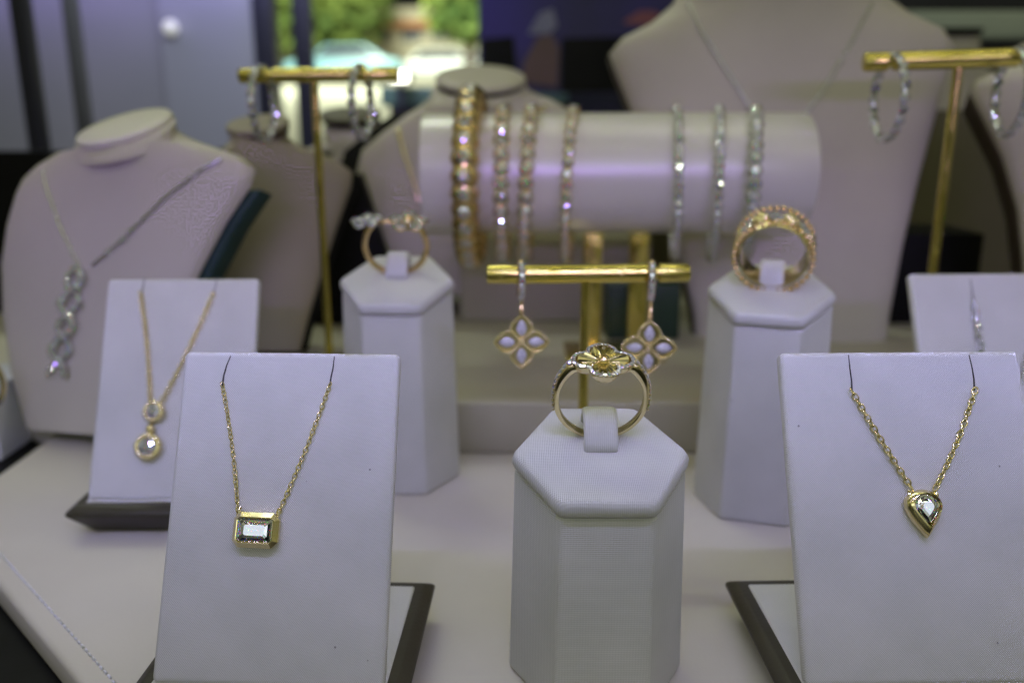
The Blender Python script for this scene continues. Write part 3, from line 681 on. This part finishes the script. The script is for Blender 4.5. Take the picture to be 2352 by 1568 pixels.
# ================================================================== BUSTS
def bust(label, pt, yaw, lean, rows, front, board, board_m, body_m, cap, cap_tilt, cap_roll, cap_m, band_m, board_d=7, extra=2.5, neck_rows=3, board_rows=None):
    """rows run from the bottom up: (left u, v, right u, v); the neck rows get a round section"""
    fr = TR(*pt) @ RZ(yaw) @ RX(-lean)                            # local x right, z up the chest, y to the back
    n = fr.to_3x3() @ Vector((0, 1, 0)); p0 = Vector(pt); inv = fr.inverted()
    Ls = [(inv @ PL(a, b_, p0, n), inv @ PL(c_, d_, p0, n)) for a, b_, c_, d_ in rows]
    t = thing('bust', label, 'jewellery bust', fr, 'cream necklace busts')
    m_ = 20; rs = []; nd = inv.to_3x3() @ (RY(cap_roll).to_3x3() @ Vector((0, -math.cos(R(cap_tilt)), -math.sin(R(cap_tilt)))))
    for i, (l, r_) in enumerate(Ls):
        f = i / (len(Ls) - 1); neck = i >= len(Ls) - neck_rows
        fb = front * (.45 + .75 * math.sin(math.pi * min(1, f * 1.15) * .62)); hw = (r_ - l).length / 2
        if neck: fb = hw * .85
        bb = hw * .85 if neck else 1.5
        sec = []
        for j in range(2 * m_):
            a = math.pi * j / m_
            s_ = -math.cos(a); sy = math.sin(a)
            p = l.lerp(r_, (s_ + 1) / 2)
            if neck: p = p + nd * (fb if sy >= 0 else -bb) * abs(sy); sec.append((p.x, p.y, p.z)); continue
            dep = (-fb if sy >= 0 else bb) * (abs(sy) ** .8)
            sec.append((p.x, p.y + dep, p.z))
        rs.append(sec)
    body = MB().rings(rs).build('body', body_m, t, 60)
    bm = bmesh.new(); bm.from_mesh(body.data); bm.normal_update()
    k = len(Ls) - neck_rows
    if board:
        ol = [(l.x - extra, l.z) for l, r_ in Ls[:board_rows or k]] + [(r_.x + extra, r_.z) for l, r_ in reversed(Ls[:board_rows or k])]
        o = MB().rings([[(x, y, z) for x, z in ol] for y in (1.6, 1.6 + board_d)]).build('back_board', board_m, t); bevel(o, 1.2, 2, 50)
        zb = min(z for x, z in ol); xs = [x for x, z in ol if z < zb + 12]
    bm.free()
    if cap:
        u, v, hwp = cap; l, r_ = Ls[-1]; c = inv @ PL(u, v, p0, n); hw = hwp / FPX * ((PL(u, v, p0, n) - CAM).dot(FWD))
        mx = inv @ TR(*(fr @ c)) @ RY(cap_roll) @ RX(cap_tilt)
        def el(k_, z): return [(hw * k_ * math.cos(2*math.pi*i/40), hw * k_ * .92 * math.sin(2*math.pi*i/40), z) for i in range(40)]
        cp_ = MB().rings([el(.96, -1.6), el(1., -1.0), el(1., .2), el(.97, .8), el(.6, 1.0), el(.2, 1.05)], mx=mx).build('neck_cap', cap_m, t, 50)
        MB().rings([el(.90, -4.2), el(.95, -3.4), el(.95, -1.62), el(.90, -1.58)], mx=mx).build('under_cap_ring', band_m, t, 50)
    me = body.data; vs = [fr @ (v_.co / S) for v_ in me.vertices]
    return t, BVHTree.FromPolygons(vs, [list(p.vertices) for p in me.polygons]), fr
def on_bust(bv, u, v, off=.6):
    d = ray(u, v).normalized(); h = bv.ray_cast(CAM, d)
    return (h[0] + h[1] * (off if h[1].dot(d) < 0 else -off)) if h[0] else None
def bust_necklace(label, bv, fr, runs, r_, metal, group='necklaces on the busts'):
    t = thing('necklace', label, 'necklace', fr, group); inv = fr.inverted(); last = None
    for pts in runs:
        dense = []
        for (a, b_), (c_, d_) in zip(pts, pts[1:]):
            for i in range(8): dense.append((a + (c_ - a) * i / 8, b_ + (d_ - b_) * i / 8))
        dense.append(pts[-1]); P = [on_bust(bv, *q) for q in dense]; P = [inv @ p for p in P if p]
        if len(P) > 2:
            if r_ < .9: MB().tube(P, r_, 6).build('chain', metal, t, True)
            else: MB().tube(P, r_, 6).build('chain', metal, t, True)
    return t, inv
# left bust with a silver necklace
t, bv, fr = bust('cream necklace bust at the far left wearing a silver necklace with a long twisted drop', (-140, 300, 40), -17, 18,
    [(66,985,318,1003),(28,850,352,880),(12,715,405,745),(10,610,462,622),(24,520,520,512),(45,450,575,430),(62,418,588,390),(95,388,560,362),(135,366,480,335),(176,352,402,312),(177,330,400,286)],
    9, True, M['teal'], M['bust'], (286, 292, 111), 19, -11, M['cap'], M['umber'], 9, 3.0, 2, 6)  # the umber ring paints the shadow line under the cap's overhang
tn, inv = bust_necklace('silver necklace with a long twisted diamond drop, on the bust at the far left', bv, fr,
    [[(103,395),(112,440),(140,520),(190,622)], [(215,610),(290,545),(380,455),(470,385),(510,368)]], .55, M['steel'])
dp = [(190,620),(205,650),(185,690),(165,720),(175,745),(160,775),(150,810),(152,850)]
pts1 = [inv @ on_bust(bv, 185 + 19 * math.sin(k * .62) - k * 2.0, 615 + k * 10.5, 2.0) for k in range(24)]
pts2 = [inv @ on_bust(bv, 185 - 19 * math.sin(k * .62) - k * 2.0, 615 + k * 10.5, 1.2) for k in range(24)]
dr = MB().tube(pts1, .75, 8).tube(pts2, .75, 8).build('twisted_drop', M['steel'], tn, True)
for k in range(0, 24): gem(dr, pts1[k] + Vector((0, -.9, 0)), (.1, -1, .15), 2.7, k * 31); gem(dr, pts2[k] + Vector((0, -.9, 0)), (-.1, -1, .1), 2.4, k * 17)
for f in ((250, 580), (283, 552), (305, 530)): gem(tn, inv @ on_bust(bv, *f, 1.0), (0, -1, .2), 2.2, f[0])

# large bust behind the roll
t, bv, fr = bust('large cream necklace bust behind the right half of the bracelet roll, thin silver chain', (118, 385, 60), -4, 14,
    [(1600,815,2032,815),(1592,720,2042,720),(1560,580,2072,560),(1510,420,2105,420),(1455,270,2142,280),(1415,170,2172,170),(1400,125,2186,112),(1425,95,2165,78),(1490,62,2090,44),(1545,15,2038,6),(1572,-60,2010,-60),(1580,-150,2000,-150)],
    16, True, M['umber'], M['bust'], None, 0, 0, M['cap'], M['black'], 8, 1.0, 2)
bust_necklace('thin silver chain in a V on the large bust behind the roll', bv, fr, [[(1583,10),(1610,70),(1680,180),(1740,275)], [(2000,12),(1960,90),(1895,200),(1845,268)]], .75, M['steel'])
# middle bust
t, bv, fr = bust('cream necklace bust behind the roll, neck ringed with a black band, gold necklace', (-5, 440, 80), 6, 14,
    [(905,680,1330,680),(880,600,1350,590),(845,500,1390,480),(818,400,1425,390),(832,345,1420,330),(880,305,1340,275),(940,262,1265,232),(985,230,1215,212),(993,205,1208,196)],
    12, True, M['black'], M['bust'], (1103, 180, 104), 19, 1, M['bust'], M['black'], 26, 9, 2)
bust_necklace('gold necklace hanging on the bust with the black neck band', bv, fr, [[(915,300),(930,360),(950,420),(968,480)], [(1250,245),(1230,300),(1190,400)]], 1.0, M['gold'])
# second bust from the left
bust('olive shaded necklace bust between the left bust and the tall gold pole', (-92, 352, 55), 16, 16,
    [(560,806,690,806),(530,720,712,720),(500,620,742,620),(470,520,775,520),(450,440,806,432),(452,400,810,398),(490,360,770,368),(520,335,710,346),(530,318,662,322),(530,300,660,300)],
    8, True, M['black'], M['bust_shaded'], (592, 286, 72), 17, -3, M['bust_shaded'], M['umber'], 16, 3.0, 2)
# rear bust
bust('small necklace bust with a dark olive neck ring, behind the tall gold pole', (-120, 520, 100), -8, 10,
    [(680,735,980,735),(660,560,1000,560),(640,440,1020,420),(650,380,1010,360),(690,350,960,330),(745,325,880,318),(745,290,880,285)],
    10, True, M['black'], M['bust'], (805, 262, 70), 14, 0, M['olive'], M['black'], 9, 2, 2)
# far right bust
bust('necklace bust cut by the right edge, dark brown side turned to the left', (205, 345, 60), -24, 14,
    [(2350,820,2600,820),(2352,700,2640,700),(2348,600,2680,600),(2335,480,2700,480),(2300,360,2700,360),(2255,270,2690,270),(2228,215,2660,215),(2240,190,2600,190),(2330,150,2540,150),(2350,100,2520,100)],
    12, True, M['umber'], M['bust'], None, 0, 0, M['cap'], M['black'], 30, .5, 2)
# small far bust, top right
bust('distant tan bust neck with a black rim above the gold bar at upper right', (330, 640, 120), 0, 6,
    [(2085,635,2415,635),(2080,420,2420,420),(2070,260,2400,260),(2110,200,2340,200),(2150,150,2250,150),(2150,80,2245,80)],
    10, True, M['umber'], M['bust'], (2192, 68, 62), 4, 0, M['black'], M['black'], 8, 1, 2)

# ================================================================== SMALL THINGS AROUND
o = MB().box((172, 400, 19.1), (220, 440, 62)).build('box', M['black']); bevel(o, 1); tag(o, 'black box behind the gold pole at the right', 'box')
o = MB().box((42, 370, 19.1), (74, 392, 44)).build('box', M['green_box']); bevel(o, 1); tag(o, 'dark green box standing behind the flower earrings', 'box')
p = G(15, 1010); p2 = PX(8, 900, 300)
o = MB().box((-236, 296, -7.9), (-188, 330, 20)).build('display_block', M['white']); bevel(o, 1); tag(o, 'white acrylic block at the left edge beside the bust', 'block')
o = MB().tube([(-187 + 7 * math.cos(a), 291, 24 + 9 * math.sin(a)) for a in [2*math.pi*k/40 for k in range(40)]], 1.1, 8, True, TR(0, 0, 0)).build('bangle', M['gold'], None, True); tag(o, 'gold bangle leaning on the white block at the left edge', 'bangle')

pg = [PX(u, v, 398) for u, v in ((760, 748), (700, 744), (745, 600), (800, 440), (826, 398), (850, 470), (905, 640), (905, 748))]
o = MB().rings([[(p.x, 398, max(19.1, p.z)) for p in pg], [(p.x, 408, max(19.1, p.z)) for p in pg]]).build('display_board', M['black']); bevel(o, .8); tag(o, 'black board standing between two busts behind the tall gold pole', 'board')
# case posts and window frame
def post(label, u, v, Y, w_, m, name='case_post'):
    p = PX(u, v, Y); o = MB().box((p.x - w_/2, Y - 6, -8), (p.x + w_/2, Y + 6, 420)).build(name, m); bevel(o, 1); tag(o, label, 'post'); return o
post('wide black upright post of the case behind the left bust', 80, 250, 640, 11, M['frame'])
post('slim grey upright post of the case, right of the black one', 176, 130, 760, 10, noisy(mat('grey_metal', (.10, .10, .115), .4), 20, (.085, .085, .10), (.115, .115, .13), 3))
xl, xr = PX(640, 100, 1100).x, xw1
wf = thing('window', 'dark framed window looking out on sunlit greenery', 'window', TR((xl + xr) / 2, 1090, -100))
W2 = (xr - xl) / 2
for x in (-W2 - 12, W2 + 12): bevel(MB().box((x - 12, -12, 0), (x + 12, 12, 900)).build('frame_upright', M['frame'], wf), 1)
pmu = PX(697, 80, 1090).x - (xl + xr) / 2
bevel(MB().box((pmu - 11, -8, 0), (pmu + 11, 8, 900)).build('mullion', M['frame'], wf), 1)
bevel(MB().box((-W2, -12, -20), (W2, 12, 0)).build('sill', M['frame'], wf), 1)
# glass counter and shelf
gl = mat('aqua_glass', (.45, .62, .58), .12); noisy(gl, 20, (.40, .58, .55), (.50, .66, .61), 3)
a = PX(885, 215, 1000); b2 = PX(1300, 215, 1000)
o = MB().box((a.x, 960, a.z - 14), (b2.x, 1060, a.z + 6)).build('counter', noisy(mat('aqua_counter', (.16, .26, .26), .2), 10, (.13, .22, .22), (.19, .30, .29), 3)); bevel(o, 2); q = MB().box((a.x + 8, 975, -7.9), (b2.x - 8, 1050, a.z - 14.1)).build('base', M['frame'], o); tag(o, 'pale aqua counter edge below the window', 'counter')
a = PX(2010, 60, 900); b2 = PX(2500, 60, 900)
o = MB().box((a.x, 860, a.z - 16), (b2.x + 60, 940, a.z + 10)).build('counter', noisy(mat('pale_green_counter', (.48, .55, .50), .3), 10, (.43, .50, .46), (.53, .60, .55), 3)); bevel(o, 3); q = MB().box((a.x + 8, 872, -7.9), (b2.x + 50, 932, a.z - 16.1)).build('base', M['frame'], o); tag(o, 'pale green counter at the upper right corner', 'counter')
# flat navy panel in place of an unidentified blue shape
p0, p1 = PX(1103, 215, 860), PX(1640, -120, 860)
ps = MB().box((p0.x, 860, p0.z), (p1.x, 866, p1.z)).build('navy_panel', noisy(mat('navy_flat', (.02, .01, .2), .45), 9, (.006, .005, .04), (.02, .008, .16), 3)); [MB().box((x, 866.1, -7.9), (x + 10, 874, p1.z - 5)).build('leg', M['black'], ps) for x in (p0.x + 6, p1.x - 16)]; tag(ps, 'large flat dark navy panel with brown and red shapes, behind the busts', 'navy_panel')
def blob(name, pts, m, dy=.8):
    q = [PX(u, v, 859 - dy) for u, v in pts]; MB().rings([[(p.x, 859.9, p.z) for p in q], [(p.x, 859.9 - dy, p.z) for p in q]]).build(name, m, ps)
blob('brown_shape', [(1195,190),(1205,140),(1235,85),(1268,80),(1285,110),(1280,200)], noisy(mat('brown_flat', (.09, .05, .04), .5), 10, (.07, .04, .03), (.11, .06, .05), 3))
blob('grey_shape', [(1212,78),(1240,30),(1270,20),(1280,60),(1262,79)], noisy(mat('grey_flat', (.16, .16, .22), .5), 10, (.12, .12, .18), (.20, .19, .25), 3))
blob('red_shape', [(1430,52),(1470,25),(1500,25),(1530,40),(1500,62)], noisy(mat('red_flat', (.22, .06, .08), .5), 10, (.18, .05, .07), (.26, .08, .10), 3))
blob('black_shape', [(1106,212),(1106,90),(1180,84),(1190,212)], M['black'])
blob('black_shape', [(1288,212),(1290,88),(1440,84),(1540,95),(1540,212)], M['black'])

# glowing shapes standing in for reflections by the left bar and on the wall
em = bpy.data.materials.new('reflection_glow'); em.use_nodes = True; e_ = em.node_tree.nodes['Principled BSDF']
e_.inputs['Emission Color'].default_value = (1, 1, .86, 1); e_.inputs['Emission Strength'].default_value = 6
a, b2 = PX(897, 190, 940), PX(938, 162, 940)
lt = MB().box((a.x, 940, a.z), (b2.x, 950, b2.z)).build('glint', noisy(mat('glint_shell', (.5, .5, .5), .4), 10, (.45, .45, .45), (.55, .55, .55))); MB().box(((a.x + b2.x) / 2 - 3, 942, -7.9), ((a.x + b2.x) / 2 + 3, 948, a.z - .1)).build('stem', M['frame'], lt); tag(lt, 'small glaring white reflection at the right end of the gold bar, a glowing box', 'glint')
MB().box((a.x + 1, 939, a.z + 1), (b2.x - 1, 939.9, b2.z - 1)).build('glint_face', em, lt)
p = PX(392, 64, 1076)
em2 = em.copy(); em2.name = 'wall_glint_glow'; em2.node_tree.nodes['Principled BSDF'].inputs['Emission Strength'].default_value = .32
o = MB().ball(p, 9, 16, 10).build('glint', em2, None, True); tag(o, 'small round white reflection on the grey wall above the left bust, a glowing ball', 'glint')

# ================================================================== OUTSIDE THE WINDOW (tens of metres away)
def g_out(Y): return 60 + (Y - 2000) * .034
sl = MB().add([(-60000, 1400, g_out(1400)), (60000, 1400, g_out(1400)), (60000, 60000, g_out(60000)), (-60000, 60000, g_out(60000))], [(0, 1, 2, 3)]).build('pavement', noisy(mat('pale_concrete', (.5, .48, .40), .8), .3, (.44, .42, .34), (.55, .52, .44), 4)); struct(sl)
leafm = noisy(mat('leaf', (.14, .21, .05), .6), .6, (.05, .11, .03), (.34, .42, .09), 4)
barkm = noisy(mat('bark', (.10, .07, .05), .9), 2, (.08, .055, .04), (.13, .09, .065))
def tree(label, X, Y, h, rad, n):
    t = thing('tree', label, 'tree', TR(X, Y, g_out(Y)), 'trees outside the window'); mb = MB()
    MB().tube([(0, 0, -100), (60, 0, h * .3), (-80, 50, h * .6)], lambda s_: 220 - 130 * s_, 8).build('trunk', barkm, t, True)
    for i in range(n):
        a, b_, q = random.uniform(0, 6.28), random.uniform(-1, 1), random.random() ** .4
        c = Vector((rad * q * math.cos(a) * math.sqrt(1 - b_ * b_), rad * q * math.sin(a) * math.sqrt(1 - b_ * b_), h * .62 + rad * .9 * q * b_))
        s_ = random.uniform(150, 330); u = Vector([random.gauss(0, 1) for _ in range(3)]).normalized(); v_ = u.orthogonal().normalized()
        mb.add([c - u * s_, c - v_ * s_ * .6, c + u * s_, c + v_ * s_ * .6], [(0, 1, 2, 3)])
    mb.build('crown', leafm, t)
for lab, u, Y, h, rad, n in (('green tree outside, left of the dark window bar', 655, 40000, 5200, 2400, 900), ('green tree outside, just right of the dark window bar', 780, 42000, 6000, 2700, 1200), ('yellow green tree outside at the right side of the window', 1075, 30000, 4200, 1500, 900)):
    tree(lab, PX(u, 100, Y).x, Y, h, rad, n)
X0 = PX(845, 60, 46000).x; X1 = PX(1120, 60, 46000).x; Yb = 46000
bd = thing('building', 'pale building with an orange band, outside the window', 'building', TR((X0 + X1) / 2, Yb, g_out(Yb))); hwB = (X1 - X0) / 2
zb = lambda v: PX(950, v, Yb).z - g_out(Yb)
MB().box((-hwB, 0, -200), (hwB, 5000, zb(18))).build('wall', noisy(mat('pale_render', (.50, .44, .33), .8), .5, (.45, .40, .30), (.55, .49, .37)), bd)
MB().box((-hwB - 60, -600, zb(66)), (hwB + 60, -20, zb(50))).build('awning', noisy(mat('orange_band', (.48, .20, .09), .7), .5, (.42, .17, .07), (.53, .24, .11)), bd)
for k in range(4): MB().box((-hwB + hwB * .5 * k + 200, -30, zb(95)), (-hwB + hwB * .5 * k + hwB * .38, -2, zb(70))).build('window', M['frame'], bd)
def car(label, u0, Y, m, L_=4300):
    X = PX(u0, 140, Y).x; t = thing('parked_car', label, 'car', TR(X, Y, g_out(Y)), 'cars parked outside')
    pr = [(0, 300), (0, 760), (150, 860), (950, 930), (1500, 1400), (3000, 1430), (3700, 980), (4250, 900), (4300, 500), (4200, 300)]
    o = MB().rings([[(x * L_ / 4300, y, z) for x, z in pr] for y in (0, 1700)]).build('body', m, t); bevel(o, 60, 2, 20)
    MB().rings([[(x, y, z) for x, z in ((1120, 960), (1560, 1340), (2950, 1360), (3480, 990))] for y in (-8, 20)]).build('window', M['frame'], t)
    for x in (850, 3400):
        MB().rings([[(x + r_ * math.cos(2*math.pi*k/20), y, 320 + r_ * math.sin(2*math.pi*k/20)) for k in range(20)] for r_, y in ((200, -20), (320, -15), (320, 220))]).build('wheel', M['black'], t)
carw = noisy(mat('white_car_paint', (.72, .73, .70), .3), .5, (.68, .69, .66), (.76, .77, .74))
carb = noisy(mat('blue_car_paint', (.22, .42, .50), .3), .5, (.19, .38, .46), (.26, .47, .55))
car('white car parked outside beneath the orange band', 880, 37000, carw); car('blue car parked outside behind the gold bar', 650, 33000, carb); car('white car parked outside at the far right of the window', 1010, 39000, carw)
